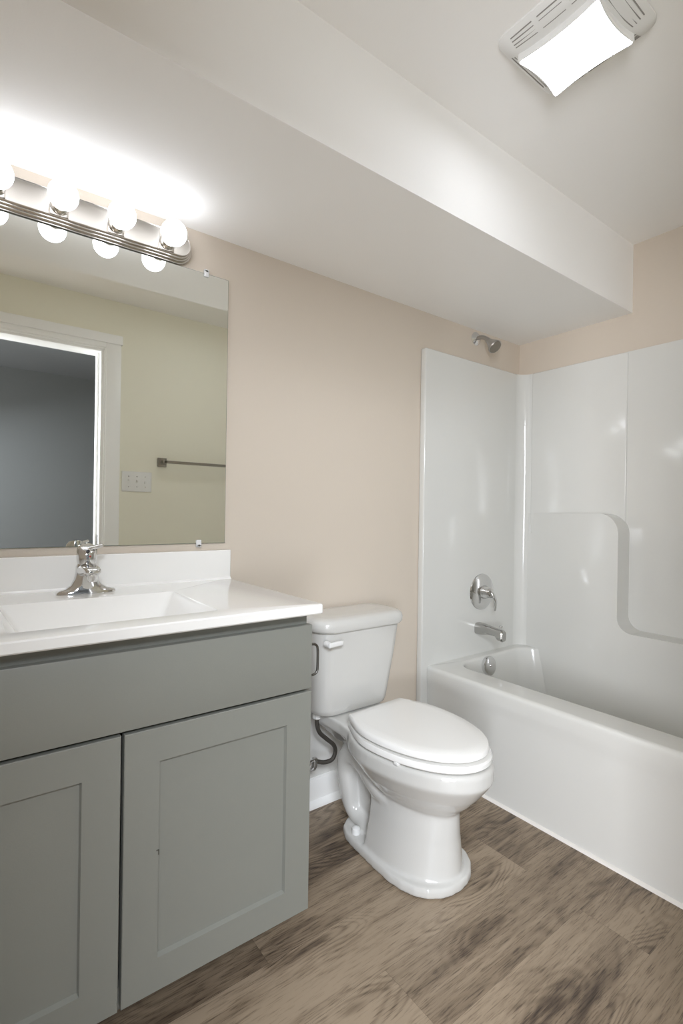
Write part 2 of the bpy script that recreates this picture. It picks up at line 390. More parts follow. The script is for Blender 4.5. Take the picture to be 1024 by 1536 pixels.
# front skin in vertical strips so that the bow stays smooth
cap = bm.faces.new(front)
ys_cut = [-0.075 - 0.04 * i for i in range(1, 13)]
for yc in ys_cut:
    geom = list(bm.verts) + list(bm.edges) + list(bm.faces)
    bmesh.ops.bisect_plane(bm, geom=[cap_f for cap_f in bm.faces] + list(bm.edges) + list(bm.verts), plane_co=(0, yc, 0), plane_no=(0, 1, 0))
for v in bm.verts:
    if v.co.x < XP: v.co.x = xfront(v.co.y)
bmesh.ops.triangulate(bm, faces=[f for f in bm.faces if len(f.verts) > 4])
lg = obj('ledge', bm, M_ACR, bp, smooth=30)
b = lg.modifiers.new('edge', 'BEVEL'); b.width = 0.016; b.segments = 4; b.limit_method = 'ANGLE'; b.angle_limit = math.radians(50)
b.harden_normals = False
# caulk bead along the floor
bm = B(); prism(bm, [(XA + 0.012, 0.0), (XA - 0.004, 0.0), (XA - 0.003, 0.004), (XA + 0.004, 0.009), (XA + 0.012, 0.010)], 'y', YE, YP); obj('caulk_strip', bm, M_CAULK, tub)

# ------------------------------------------------------------------ tub and shower fittings
FX = 1.212
sv = thing('shower_valve', 'round chrome shower valve with lever on white panel above tub spout', 'valve', (FX + 0.02, YP, 0.722))
bm = B(); lathe(bm, [(0.084, 0.0), (0.086, 0.003), (0.084, 0.008), (0.070, 0.013), (0.050, 0.017), (0.036, 0.019), (0.034, 0.019)], (FX + 0.02, YP, 0.722), (0, -1, 0), 48); obj('escutcheon', bm, M_CHR, sv)
bm = B(); lathe(bm, [(0.033, 0.017), (0.031, 0.026), (0.028, 0.034), (0.026, 0.050), (0.022, 0.060), (0.012, 0.066), (0.001, 0.068)], (FX + 0.02, YP, 0.722), (0, -1, 0), 32); obj('hub', bm, M_CHR, sv)
bm = B()
tube(bm, [(FX + 0.02, YP - 0.052, 0.730), (FX + 0.026, YP - 0.066, 0.712), (FX + 0.036, YP - 0.070, 0.682), (FX + 0.040, YP - 0.066, 0.640)], 0.012, 16, rs=[0.016, 0.014, 0.011, 0.008], sy=0.7); obj('lever', bm, M_CHR, sv)

ts = thing('tub_spout', 'short brushed metal tub spout with diverter knob below the round valve', 'spout', (FX, YP, 0.545))
bm = B()
def spring(yv, hw, zt, zb): return [(FX + p[0], yv, (zt + zb) / 2 + p[1]) for p in [(q[0], q[1]) for q in rrect(0, 0, hw, (zt - zb) / 2, 0.012 if hw < 0.02 else 0.018, 0, 5)]]
loft(bm, [spring(YP, 0.026, 0.578, 0.524), spring(YP - 0.03, 0.026, 0.577, 0.525), spring(YP - 0.07, 0.023, 0.573, 0.532), spring(YP - 0.105, 0.021, 0.569, 0.532), spring(YP - 0.118, 0.021, 0.568, 0.516), spring(YP - 0.140, 0.020, 0.566, 0.513), spring(YP - 0.146, 0.015, 0.560, 0.517)])
obj('spout_body', bm, mat('worn_chrome', (186, 185, 182), 0.2, 1.0, var=0.04, nscale=30), ts)
bm = B(); lathe(bm, [(0.0035, 0.0), (0.0035, 0.012), (0.008, 0.014), (0.008, 0.019), (0.005, 0.021)], (FX, YP - 0.128, 0.565), (0, 0, 1), 16); obj('diverter_knob', bm, M_CHR, ts)

ov = thing('overflow_plate', 'round chrome overflow plate on tub end wall under the spout', 'overflow plate', (FX, -0.098, 0.386))
bm = B(); lathe(bm, [(0.036, -0.012), (0.043, 0.0), (0.044, 0.010), (0.042, 0.016), (0.036, 0.019), (0.010, 0.020), (0.001, 0.020)], (FX, -0.092, 0.386), (0, -1, 0.12), 40); obj('plate', bm, M_CHR, ov)
bm = B(); lathe(bm, [(0.005, 0.0), (0.005, 0.003), (0.002, 0.004)], (FX, -0.1115, 0.391), (0, -1, 0.12), 12); obj('screw', bm, M_CHR, ov)

shd = thing('showerhead', 'small chrome shower head on bent arm high on beige wall', 'shower head', (1.205, 0.0, 1.932))
bm = B(); lathe(bm, [(0.031, 0.0), (0.032, 0.003), (0.027, 0.008), (0.016, 0.012), (0.011, 0.015)], (1.205, 0, 1.932), (0, -1, 0), 32); obj('flange', bm, M_CHR, shd)
bm = B(); tube(bm, [(1.205, 0.0, 1.932), (1.205, -0.03, 1.931), (1.205, -0.055, 1.922), (1.205, -0.075, 1.905)], 0.0095, 14); obj('arm', bm, M_SHW, shd)
ax = Vector((0, -0.70, -0.71)); p0 = Vector((1.205, -0.068, 1.910))
bm = B(); lathe(bm, [(0.010, 0), (0.013, 0.003), (0.013, 0.014), (0.015, 0.018), (0.019, 0.030), (0.030, 0.052), (0.033, 0.058), (0.033, 0.063), (0.031, 0.065)], p0, ax, 32); hd = obj('head', bm, M_SHW, shd)
bm = B(); lathe(bm, [(0.030, 0.0645), (0.028, 0.067), (0.001, 0.068)], p0, ax, 32); obj('spray_face', bm, M_NICD, hd)

# ------------------------------------------------------------------ vanity
VX0, VX1 = -0.925, -0.0652
YD, YF = -0.5301, -0.510
van = thing('vanity_cabinet', 'grey shaker vanity cabinet with two doors under white counter', 'cabinet', (-0.495, -0.27, 0))
bm = B(); t = 0.016
for xa in (VX0 + 0.004, VX1 - 0.004 - t):
    prism(bm, [(YF + 0.019, 0.112), (-0.385, 0.112), (-0.385, 0.0), (-0.002, 0.0), (-0.002, 0.8455), (YF + 0.019, 0.8455)], 'x', xa, xa + t)
box(bm, VX0 + 0.021, VX1 - 0.021, YF + 0.02, -0.002, 0.113, 0.128); box(bm, VX0 + 0.021, VX1 - 0.021, -0.012, -0.002, 0.13, 0.84)
obj('cabinet_box', bm, M_CAB, van, smooth=0)
bm = B()
for x0, x1, z0, z1 in ((VX0 + 0.004, VX0 + 0.044, 0.112, 0.8455), (VX1 - 0.044, VX1 - 0.004, 0.112, 0.8455), (VX0 + 0.0441, VX1 - 0.0441, 0.795, 0.8455), (VX0 + 0.0441, VX1 - 0.0441, 0.667, 0.700), (VX0 + 0.0441, VX1 - 0.0441, 0.1125, 0.152)):
    box(bm, x0, x1, YF, YF + 0.0185, z0, z1)
obj('face_frame', bm, M_CAB, van, smooth=0)
bm = B(); box(bm, VX0 + 0.02, VX1 - 0.0045, -0.395, -0.3855, 0.0, 0.111); obj('toe_kick', bm, M_CAB, van)
bm = B(); box(bm, VX0, VX1, YD, YF - 0.0005, 0.6618, 0.8172, 0.0018); obj('false_drawer_front', bm, M_CAB, van)
def shaker(x0, x1, z0, z1, r=0.068, lab=None):
    bm = B()
    # front ring with a small sloped lip down to the recessed panel
    def q(x0, x1, z0, z1, y): return [(x0, y, z0), (x1, y, z0), (x1, y, z1), (x0, y, z1)]
    e = 0.0016
    loft(bm, [q(x0, x1, z0, z1, YF - 0.0005), q(x0, x1, z0, z1, YD + e), q(x0 + e, x1 - e, z0 + e, z1 - e, YD),
              q(x0 + r, x1 - r, z0 + r, z1 - r, YD), q(x0 + r + 0.0025, x1 - r - 0.0025, z0 + r + 0.004, z1 - r - 0.0025, YD + 0.009)], True, True)
    o = obj('door', bm, M_CAB, van, smooth=20)
    return o
dr = shaker(-0.4972, VX1, 0.1211, 0.6545); shaker(VX0, -0.5032, 0.1211, 0.6545)
bm = B(); box(bm, -0.4305, -0.4285, YD - 0.0006, YD + 0.001, 0.398, 0.408); box(bm, -0.434, -0.4288, YD - 0.0006, YD + 0.001, 0.4065, 0.4085); o = obj('paint_chip', bm, mat('bare_chip', (84, 82, 76), 0.7), dr)

# countertop with moulded basin
CX0, CX1, CYF, ZT, ZU = -0.941, -0.0489, -0.5554, 0.870, 0.8457
ct = thing('countertop', 'white counter slab with moulded rectangular basin and backsplash', 'countertop', (-0.495, -0.27, ZU))
bx0, bx1, by0, by1 = -0.689, -0.2915, -0.493, -0.181
def rr(x0, x1, y0, y1, r, z): return ring(x0, x1, y0, y1, r, z, 5)
bm = B()
rings = [rr(CX0 + 0.003, CX1 - 0.003, CYF + 0.003, -0.002, 0.006, ZU), rr(CX0, CX1, CYF, -0.002, 0.008, ZU + 0.003), rr(CX0, CX1, CYF, -0.002, 0.008, ZT - 0.004), rr(CX0 + 0.0015, CX1 - 0.0015, CYF + 0.0015, -0.002, 0.008, ZT - 0.001), rr(CX0 + 0.004, CX1 - 0.004, CYF + 0.004, -0.002, 0.008, ZT)]
fx0, fx1, fy0, fy1, fz = -0.62, -0.36, -0.44, -0.245, 0.765
for tt, zz in ((0.0, ZT), (0.02, ZT - 0.0015), (0.06, ZT - 0.006), (0.5, ZT - 0.055), (0.93, fz + 0.007), (1.0, fz + 0.002), (1.2, fz)):
    f = lambda a, c: a + (c - a) * tt
    rings.append(rr(f(bx0, fx0), f(bx1, fx1), f(by0, fy0), f(by1, fy1), 0.012 + 0.01 * min(tt, 1), zz))
loft(bm, rings, False, True)
bm.faces.new([v for v in bm.verts if False] or [bm.verts.new((CX0 + 0.003, CYF + 0.003, ZU + 0.0001)), bm.verts.new((bx0 - 0.01, CYF + 0.003, ZU + 0.0001)), bm.verts.new((bx0 - 0.01, -0.002, ZU + 0.0001)), bm.verts.new((CX0 + 0.003, -0.002, ZU + 0.0001))])
obj('counter', bm, M_TOP, ct, smooth=25)
bm = B(); box(bm, CX0, CX1, -0.020, -0.001, ZT - 0.001, 0.9637, 0.0025, 3)
prism(bm, [(-0.019, ZT - 0.001), (-0.027, ZT - 0.001), (-0.0262, ZT + 0.0012), (-0.0235, ZT + 0.0035), (-0.0205, ZT + 0.007), (-0.019, ZT + 0.008)], 'x', CX0 + 0.001, CX1 - 0.001)
obj('backsplash', bm, M_TOP, ct)
bm = B(); lathe(bm, [(0.026, 0.0), (0.027, 0.002), (0.024, 0.004), (0.018, 0.003), (0.001, 0.005)], (-0.49, -0.335, fz), (0, 0, 1), 28); obj('drain', bm, M_CHR, ct)

# faucet
FXX, FYY = -0.490, -0.092
fa = thing('faucet', 'single lever chrome faucet on the white vanity counter', 'faucet', (FXX, FYY, ZT))
def ell(cx, cy, hx, hy, z, n=32, p=2.0, tilt=0.0):
    out = []
    for k in range(n):
        a = 2 * PI * k / n; c, s = math.cos(a), math.sin(a)
        yy = hy * (abs(s) ** (2 / p)) * (1 if s >= 0 else -1)
        out.append((cx + hx * (abs(c) ** (2 / p)) * (1 if c >= 0 else -1), cy + yy, z + yy * tilt))
    return out
bm = B(); loft(bm, [ell(FXX, FYY, 0.072, 0.024, ZT, p=2.6), ell(FXX, FYY, 0.072, 0.024, ZT + 0.004, p=2.6), ell(FXX, FYY, 0.067, 0.0225, ZT + 0.009, p=2.5), ell(FXX, FYY, 0.052, 0.022, ZT + 0.013, p=2.3), ell(FXX, FYY, 0.038, 0.0225, ZT + 0.022, p=2.1), ell(FXX, FYY, 0.030, 0.0235, ZT + 0.038), ell(FXX, FYY, 0.0265, 0.0240, ZT + 0.056), ell(FXX, FYY, 0.0255, 0.0240, ZT + 0.070), ell(FXX, FYY, 0.022, 0.021, ZT + 0.078)])
obj('body', bm, M_CHR, fa, smooth=50)
bm = B()
def sec(yv, zc, hw, hh): return [(FXX + u, yv, zc + v) for u, v, _ in rrect(0, 0, hw, hh, min(hw, hh) * 0.85, 0, 5)]
loft(bm, [sec(FYY - 0.005, ZT + 0.060, 0.0245, 0.017), sec(FYY - 0.035, ZT + 0.064, 0.0225, 0.0135), sec(FYY - 0.065, ZT + 0.066, 0.0205, 0.0105), sec(FYY - 0.082, ZT + 0.065, 0.019, 0.0085), sec(FYY - 0.090, ZT + 0.064, 0.016, 0.0065), sec(FYY - 0.094, ZT + 0.063, 0.010, 0.003)])
spo = obj('spout', bm, M_CHR, fa, smooth=50)
bm = B(); lathe(bm, [(0.0115, 0.0), (0.0115, 0.018), (0.010, 0.021), (0.008, 0.021)], (FXX, FYY - 0.078, ZT + 0.060), (0, 0, -1), 20); obj('aerator', bm, M_CHR, spo)
bm = B()
loft(bm, [ell(FXX, FYY - 0.002, 0.0235, 0.0235, ZT + 0.079), ell(FXX, FYY - 0.002, 0.0245, 0.0245, ZT + 0.088, tilt=0.05), ell(FXX, FYY - 0.003, 0.0250, 0.0245, ZT + 0.103, tilt=0.15), ell(FXX, FYY - 0.002, 0.0240, 0.0225, ZT + 0.116, tilt=0.28), ell(FXX, FYY + 0.001, 0.0195, 0.017, ZT + 0.124, tilt=0.35), ell(FXX, FYY + 0.002, 0.010, 0.009, ZT + 0.128, tilt=0.4)])
hn = obj('handle', bm, M_CHR, fa, smooth=50)
bm = B(); tube(bm, [(FXX + 0.006, FYY - 0.006, ZT + 0.117), (FXX + 0.022, FYY - 0.012, ZT + 0.122), (FXX + 0.036, FYY - 0.018, ZT + 0.126)], 0.008, 14, rs=[0.013, 0.009, 0.0065], sy=0.6); obj('lever', bm, M_CHR, hn)
bm = B(); lathe(bm, [(0.0045, 0.0), (0.0045, 0.0012), (0.002, 0.0016)], (FXX - 0.002, FYY - 0.0262, ZT + 0.112), (0, -1, 0.15), 14); obj('set_screw', bm, M_BLUE, hn)
bm = B(); lathe(bm, [(0.0026, 0.0), (0.0026, 0.0012), (0.001, 0.0016)], (FXX + 0.003, FYY - 0.0262, ZT + 0.098), (0, -1, 0.1), 12); obj('temperature_dot', bm, M_RED, hn)

# paper holder on the vanity side
ph = thing('paper_holder', 'bent dark metal paper holder on vanity side beside toilet tank', 'paper holder', (VX1, -0.43, 0.69))
bm = B(); yy = -0.43
tube(bm, [(VX1 - 0.002, yy, 0.737), (VX1 + 0.06, yy, 0.737), (VX1 + 0.076, yy, 0.735), (VX1 + 0.084, yy, 0.727), (VX1 + 0.0855, yy, 0.708), (VX1 + 0.0855, yy, 0.675), (VX1 + 0.084, yy, 0.662), (VX1 + 0.076, yy, 0.655), (VX1 + 0.06, yy, 0.654), (VX1 - 0.002, yy, 0.654)], 0.0034, 12, smooth=5); obj('wire_loop', bm, M_STEEL, ph)
for zz in (0.737, 0.654):
    bm = B(); lathe(bm, [(0.010, 0.0), (0.010, 0.004), (0.006, 0.007), (0.004, 0.008)], (VX1 - 0.004, yy, zz), (1, 0, 0), 20); obj('rosette', bm, M_STEEL, ph)

# ------------------------------------------------------------------ mirror and clips
mi = thing('mirror', 'large frameless wall mirror above the vanity backsplash', 'mirror', (-0.492, -0.003, 0.9866))
bm = B(); box(bm, -0.920, -0.0645, -0.0058, -0.0012, 0.9866, 1.8457); obj('glass_body', bm, M_GEDGE, mi, smooth=0)
bm = B(); box(bm, -0.919, -0.0655, -0.0063, -0.0057, 0.9876, 1.8447); obj('silvered_face', bm, M_MIRROR, mi, smooth=0)
def clip(x, z, sg, label):
    c = thing('mirror_clip', label, 'clip', (x, 0, z), 0, 'clear plastic mirror clips')
    bm = B(); box(bm, x - 0.008, x + 0.008, -0.011, -0.0065, z - 0.012, z + 0.012, 0.003, 3); box(bm, x - 0.008, x + 0.008, -0.011, -0.0005, z - 0.012 if sg < 0 else z + 0.002, z - 0.002 if sg < 0 else z + 0.012, 0.003, 3); obj('clip_body', bm, M_CLEAR, c)
    bm = B(); lathe(bm, [(0.0032, 0.0), (0.0032, 0.001), (0.001, 0.0018)], (x, -0.011, z + sg * 0.006), (0, -1, 0), 12); obj('screw', bm, M_STEEL, c)
clip(-0.1535, 0.9862, -1, 'clear plastic clip with screw on bottom edge of the mirror')
clip(-0.1405, 1.8462, 1, 'small clear clip on top edge of mirror right of light bar')

# ------------------------------------------------------------------ vanity light bar
lb = thing('vanity_light_bar', 'satin nickel strip light fixture with ribbed edge above the mirror', 'light fixture', (-0.487, 0, 1.892))
LX0, LX1, LZ = -0.785, -0.1900, 1.8945
def stadium(hz, ins, y):
    x0, x1 = LX0 + ins, LX1 - ins; out = []
    n = 14; r = hz
    for i in range(n + 1):
        a = -PI / 2 + PI * i / n; out.append((x1 - r + r * math.cos(a), y, LZ + r * math.sin(a)))
    for i in range(n + 1):
        a = PI / 2 + PI * i / n; out.append((x0 + r + r * math.cos(a), y, LZ + r * math.sin(a)))
    return out
bm = B(); rings = []
for k, (hz, y0, y1) in enumerate(((0.0470, 0.0, -0.011), (0.0425, -0.0112, -0.021), (0.0380, -0.0212, -0.030), (0.0335, -0.0302, -0.038))):
    ins = 0.0470 - hz
    rings += [stadium(hz, ins, y0), stadium(hz, ins, y1 + 0.0015), stadium(hz - 0.0012, ins + 0.0012, y1)]
rings += [stadium(0.0305, 0.0165, -0.0372)]
loft(bm, rings, True, True); obj('back_plate', bm, M_NIC, lb, smooth=28)
BX = [-0.2765 - 0.1405 * i for i in range(4)]; BZ = 1.887
for x in BX:
    bm = B(); box(bm, x - 0.0215, x + 0.0215, -0.0392, -0.0370, LZ - 0.030, LZ + 0.030, 0.0006); lathe(bm, [(0.0215, 0.0), (0.0225, 0.002), (0.0225, 0.026), (0.0215, 0.028), (0.018, 0.028)], (x, -0.0375, BZ), (0, -1, 0), 32); obj('socket', bm, M_NIC, lb)
side = ['rightmost glowing globe bulb at the end of the light bar', 'second glowing globe bulb from right end of light bar', 'third glowing globe bulb from right end of light bar', 'glowing globe bulb cut by the left edge of the photo']
def bulb():
    t = thing('globe_bulb', side[0], 'light bulb', (BX[0], -0.065, BZ), 0, 'globe bulbs on the vanity light bar')
    bm = B(); r = 0.0355; cyb = -0.036
    prof = [(0.016, 0.002), (0.017, 0.008)] + [(r * math.sin(a), 0.038 - r * math.cos(a)) for a in [0.52 + (PI - 0.52) * i / 18 for i in range(19)]]
    lathe(bm, prof, (BX[0], -0.0655, BZ), (0, -1, 0), 32, True, False)
    obj('globe', bm, M_BULB, t)
    bm = B(); lathe(bm, [(0.013, -0.020), (0.013, 0.001)], (BX[0], -0.0655, BZ), (0, -1, 0), 20); obj('screw_base', bm, M_NICD, t)
    return t
b0 = bulb()
for i in range(1, 4):
    c = b0.copy(); COL.objects.link(c); c.location.x = BX[i]; c['label'] = side[i]
    for ch in list(b0.children):
        d = ch.copy(); COL.objects.link(d); d.parent = c

# ------------------------------------------------------------------ ceiling light with vent
cl = thing('ceiling_light', 'white square ceiling vent fan with glowing rectangular diffuser', 'light fixture', (0.423, -0.908, ZC))
fx0, fx1, fy0, fy1 = 0.292, 0.556, -1.045, -0.768
bm = B(); cxm, cym, hx, hy = (fx0 + fx1) / 2, (fy0 + fy1) / 2, (fx1 - fx0) / 2, (fy1 - fy0) / 2
loft(bm, [rrect(cxm, cym, hx, hy, 0.03, ZC - 0.0005, 6), rrect(cxm, cym, hx, hy, 0.03, ZC - 0.006, 6), rrect(cxm, cym, hx - 0.006, hy - 0.006, 0.028, ZC - 0.012, 6), rrect(cxm, cym, hx - 0.03, hy - 0.03, 0.015, ZC - 0.024, 6), rrect(cxm, cym, hx - 0.05, hy - 0.05, 0.01, ZC - 0.026, 6)])
obj('grille_frame', bm, M_PLAS, cl)
dx0, dx1, dy0, dy1 = 0.345, 0.5225, -1.004, -0.797
def pin(ins, z, amt=0.010, n=10):
    x0, x1, y0, y1 = dx0 + ins, dx1 - ins, dy0 + ins, dy1 - ins; out = []
    cs = [(x0, y0), (x1, y0), (x1, y1), (x0, y1)]
    for i in range(4):
        (ax_, ay_), (bx_, by_) = cs[i], cs[(i + 1) % 4]
        nx, ny = -(by_ - ay_), (bx_ - ax_); l = math.hypot(nx, ny); nx /= l; ny /= l
        for k in range(n):
            t = k / n; s = amt * 4 * t * (1 - t); rc = 0.0
            out.append((ax_ + (bx_ - ax_) * t + nx * s, ay_ + (by_ - ay_) * t + ny * s, z))
    # round the four corners: replace each corner point by a short arc
    m = len(out); res = []
    for i, p in enumerate(out):
        if i % n: res.append(p); continue
        q0, q1 = Vector(out[i - 1]), Vector(out[(i + 1) % m]); c = Vector(p); a = c + (q0 - c) * 0.55; e = c + (q1 - c) * 0.55
        for k in range(6):
            t = k / 5; res.append(tuple(a * (1 - t) ** 2 + c * 2 * t * (1 - t) + e * t * t))
    return res
bm = B(); loft(bm, [pin(0.0, ZC - 0.022), pin(-0.001, ZC - 0.040), pin(0.001, ZC - 0.043), pin(0.003, ZC - 0.0435), pin(0.003, ZC - 0.040)], True, False); obj('diffuser_rim', bm, M_PLAS, cl)  # rim added so that the diffuser's sides give no light
bm = B(); loft(bm, [pin(0.0035, ZC - 0.040), pin(0.0035, ZC - 0.0425), pin(0.006, ZC - 0.0432), pin(0.04, ZC - 0.0435)]); obj('diffuser', bm, M_DIFF, cl)
# vent slots: three blocks of four along each long side, one block along each short side
def slot(pts, wd=0.0011):
    bm = B(); rings = []
    for (x, y, z), (nx, ny) in pts: rings.append([(x - nx * wd, y - ny * wd, z - 0.0012), (x + nx * wd, y + ny * wd, z - 0.0012), (x + nx * wd, y + ny * wd, z + 0.003), (x - nx * wd, y - ny * wd, z + 0.003)])
    loft(bm, rings); obj('vent_slot', bm, M_SLOT, cl, smooth=0)
for sgn in (-1, 1):
    for row in range(4):
        off = 0.012 + 0.0075 * row
        zsl = ZC - 0.012 - 0.012 * (off - 0.006) / 0.024 if off < 0.03 else ZC - 0.024
        for (a, c) in ((-0.098, -0.042), (-0.028, 0.028), (0.042, 0.098)):
            pts = []
            for i in range(7):
                u = a + (c - a) * i / 6; bow = 0.006 * (1 - (u / 0.1) ** 2) * (row / 3.0)
                pts.append(((cxm + sgn * (hx - off - bow), cym + u, zsl), (1, 0)))
            slot(pts)
        pts = []
        for i in range(9):
            u = -0.072 + 0.144 * i / 8; bow = 0.008 * (1 - (u / 0.085) ** 2) * (row / 3.0)
            pts.append(((cxm + u, cym + sgn * (hy - off - bow), zsl), (0, 1)))
        slot(pts)

# ------------------------------------------------------------------ toilet
TH = 0.055
toi = thing('toilet', 'white two piece toilet with closed lid between vanity and bathtub', 'toilet', (0.391, -0.2397, 0), TH)
def L(a, b_, z): return (a, -b_, z)          # local: a = to the right, b_ = towards the room
def egg(b0, b1, w, z, hb=0.0, sm=0.38, n=28, pw=2.1, blunt=0.7):
    """egg ring from rear b0 to tip b1, half-width w, rear half-width hb"""
    Ls = b1 - b0; left = []
    for i in range(n + 1):
        t = i / n; s = 0.5 - 0.5 * math.cos(PI * t)
        if s < sm:
            q = s / sm; h = hb + (w - hb) * math.sin(q * PI / 2) ** blunt
        else:
            q = (s - sm) / (1 - sm); h = w * max(0.0, 1 - q ** pw) ** 0.5
        left.append((h, b0 + s * Ls))
    out = [L(-h, bb, z) for h, bb in left] + [L(h, bb, z) for h, bb in left[::-1]]
    # drop coincident tip
    return [p for i, p in enumerate(out) if i not in (n + 1,)]
bm = B()
# rim and bowl
loft(bm, [egg(0.10, 0.325, 0.07, 0.17, 0.05), egg(0.08, 0.340, 0.088, 0.205, 0.05), egg(0.06, 0.363, 0.106, 0.226, 0.05), egg(0.035, 0.388, 0.126, 0.25, 0.06), egg(0.005, 0.414, 0.147, 0.28, 0.07), egg(-0.02, 0.437, 0.164, 0.31, 0.08), egg(-0.035, 0.446, 0.172, 0.322, 0.08), egg(-0.04, 0.452, 0.1765, 0.332, 0.08), egg(-0.04, 0.452, 0.1765, 0.368, 0.08), egg(-0.04, 0.446, 0.171, 0.3765, 0.08)])
# rear deck under the tank
dk = [(-0.115, -0.185), (-0.118, -0.10), (-0.122, -0.04), (-0.135, 0.02), (-0.155, 0.09), (0.155, 0.09), (0.135, 0.02), (0.122, -0.04), (0.118, -0.10), (0.115, -0.185)]
loft(bm, [[L(a * 0.55, b_ if b_ > -0.1 else b_ + 0.05, 0.285) for a, b_ in dk], [L(a * 0.9, b_, 0.335) for a, b_ in dk], [L(a, b_, 0.348) for a, b_ in dk], [L(a, b_, 0.380) for a, b_ in dk], [L(a * 0.97, b_, 0.3845) for a, b_ in dk]])
# pedestal
loft(bm, [egg(0.075, 0.358, 0.126, 0.005, 0.118, 0.35, blunt=1.0), egg(0.08, 0.352, 0.120, 0.06, 0.112, 0.35, blunt=1.0), egg(0.085, 0.346, 0.110, 0.13, 0.100, 0.35, blunt=1.0), egg(0.085, 0.345, 0.102, 0.20, 0.090, 0.35, blunt=1.0), egg(0.085, 0.350, 0.100, 0.25, 0.088, 0.35, blunt=1.0)])
# foot flange
half = [(0.0, 0.371), (0.034, 0.368), (0.066, 0.357), (0.100, 0.333), (0.123, 0.300), (0.136, 0.258), (0.140, 0.211), (0.135, 0.140), (0.127, 0.079), (0.120, 0.020), (0.112, -0.015), (0.094, -0.048), (0.060, -0.070), (0.0, -0.078)]
foot = half + [(-a, b_) for a, b_ in half[-2:0:-1]]
def fscale(k, z): return [L(a * k, 0.15 + (b_ - 0.15) * k, z) for a, b_ in foot]
loft(bm, [fscale(1.0, 0.0005), fscale(1.0, 0.022), fscale(0.985, 0.029), fscale(0.95, 0.031)])
# trapway (two bulging sides of one passage) and the rear leg
for s in (-1, 1):
    tube(bm, [L(s * 0.055, 0.20, 0.19), L(s * 0.062, 0.11, 0.215), L(s * 0.064, 0.03, 0.268), L(s * 0.062, -0.035, 0.270), L(s * 0.060, -0.068, 0.215), L(s * 0.058, -0.060, 0.145), L(s * 0.050, -0.050, 0.085), L(s * 0.042, -0.01, 0.052), L(s * 0.040, 0.09, 0.045)], 0.036, 18, rs=[0.045, 0.045, 0.045, 0.042, 0.038, 0.035, 0.032, 0.033, 0.036])
box(bm, -0.045, 0.045, -0.20, 0.080, 0.02, 0.24)   # y runs away from the wall: local y = -b
bowl = obj('bowl', bm, M_CER, toi, smooth=0, local=True)
rm = bowl.modifiers.new('fuse', 'REMESH'); rm.mode = 'VOXEL'; rm.voxel_size = 0.0042; rm.use_smooth_shade = True
smd = bowl.modifiers.new('soften', 'SMOOTH'); smd.factor = 0.5; smd.iterations = 7
for s in (-1, 1):
    bm = B(); lathe(bm, [(0.0145, 0.0), (0.0145, 0.010), (0.013, 0.019), (0.009, 0.023), (0.001, 0.0245)], L(s * 0.092, 0.016, 0.029), (0, 0, 1), 24); obj('bolt_cap', bm, M_PLAS, toi, local=True)
# seat and lid
SH = dict(hb=0.118, sm=0.36, blunt=1.0)
bm = B(); loft(bm, [egg(0.0, 0.440, 0.173, 0.381, **SH), egg(-0.002, 0.444, 0.1765, 0.385, **SH), egg(-0.002, 0.444, 0.1765, 0.396, **SH), egg(0.0, 0.440, 0.173, 0.4015, **SH)]); obj('seat', bm, M_SEAT, toi, local=True)
bm = B()
loft(bm, [egg(0.0, 0.430, 0.166, 0.4065, **SH), egg(-0.002, 0.434, 0.170, 0.410, **SH), egg(-0.002, 0.434, 0.170, 0.419, **SH), egg(0.0, 0.431, 0.167, 0.4245, **SH), egg(0.006, 0.422, 0.159, 0.4285, **SH), egg(0.03, 0.39, 0.13, 0.4300, **SH)]); obj('seat_lid', bm, M_SEAT, toi, local=True)
for a in (-0.075, 0.075):
    bm = B(); box(bm, a - 0.022, a + 0.022, 0.004, 0.022, 0.378, 0.412, 0.006, 3); obj('seat_hinge', bm, M_SEAT, toi, local=True)
for a, bb in ((-0.155, 0.26), (0.155, 0.26)):
    bm = B(); box(bm, a - 0.012, a + 0.012, -bb - 0.008, -bb + 0.008, 0.3745, 0.383, 0.002); obj('seat_bumper', bm, M_PLAS, toi, local=True)
# tank: straight against the wall
TX = 0.378
def wtank(hw, yb, yf, r, z, bow=0.0):
    P = rrect(TX, (yb + yf) / 2, hw, (yb - yf) / 2, r, z, 8); out = []
    for x, y_, z_ in P:
        k = max(0.0, ((yb + yf) / 2 - y_) / ((yb - yf) / 2)); out.append((x, y_ - bow * k * (1 - ((x - TX) / hw) ** 2), z_))
    Rm = Matrix.Rotation(-TH, 4, 'Z'); o = []
    for p in out:
        q = Rm @ (Vector(p) - Vector((0.391, -0.2397, 0))); o.append(tuple(q))
    return o
bm = B()
loft(bm, [wtank(0.125, -0.045, -0.140, 0.05, 0.3855), wtank(0.146, -0.034, -0.152, 0.05, 0.388, 0.008), wtank(0.156, -0.029, -0.160, 0.05, 0.397, 0.010), wtank(0.160, -0.027, -0.164, 0.05, 0.412, 0.012), wtank(0.170, -0.024, -0.174, 0.05, 0.50, 0.013), wtank(0.181, -0.022, -0.186, 0.05, 0.60, 0.014), wtank(0.186, -0.020, -0.196, 0.05, 0.690, 0.014)])
tank = obj('tank', bm, M_CER, toi, smooth=50, local=True)
bm = B()
loft(bm, [wtank(0.183, -0.012, -0.194, 0.05, 0.688, 0.014), wtank(0.194, -0.009, -0.206, 0.055, 0.690, 0.016), wtank(0.198, -0.008, -0.209, 0.055, 0.696, 0.016), wtank(0.199, -0.008, -0.210, 0.055, 0.712, 0.016), wtank(0.196, -0.009, -0.206, 0.054, 0.724, 0.016), wtank(0.188, -0.014, -0.198, 0.05, 0.732, 0.016), wtank(0.169, -0.03, -0.18, 0.045, 0.7355, 0.014), wtank(0.12, -0.06, -0.15, 0.03, 0.737, 0.01)])
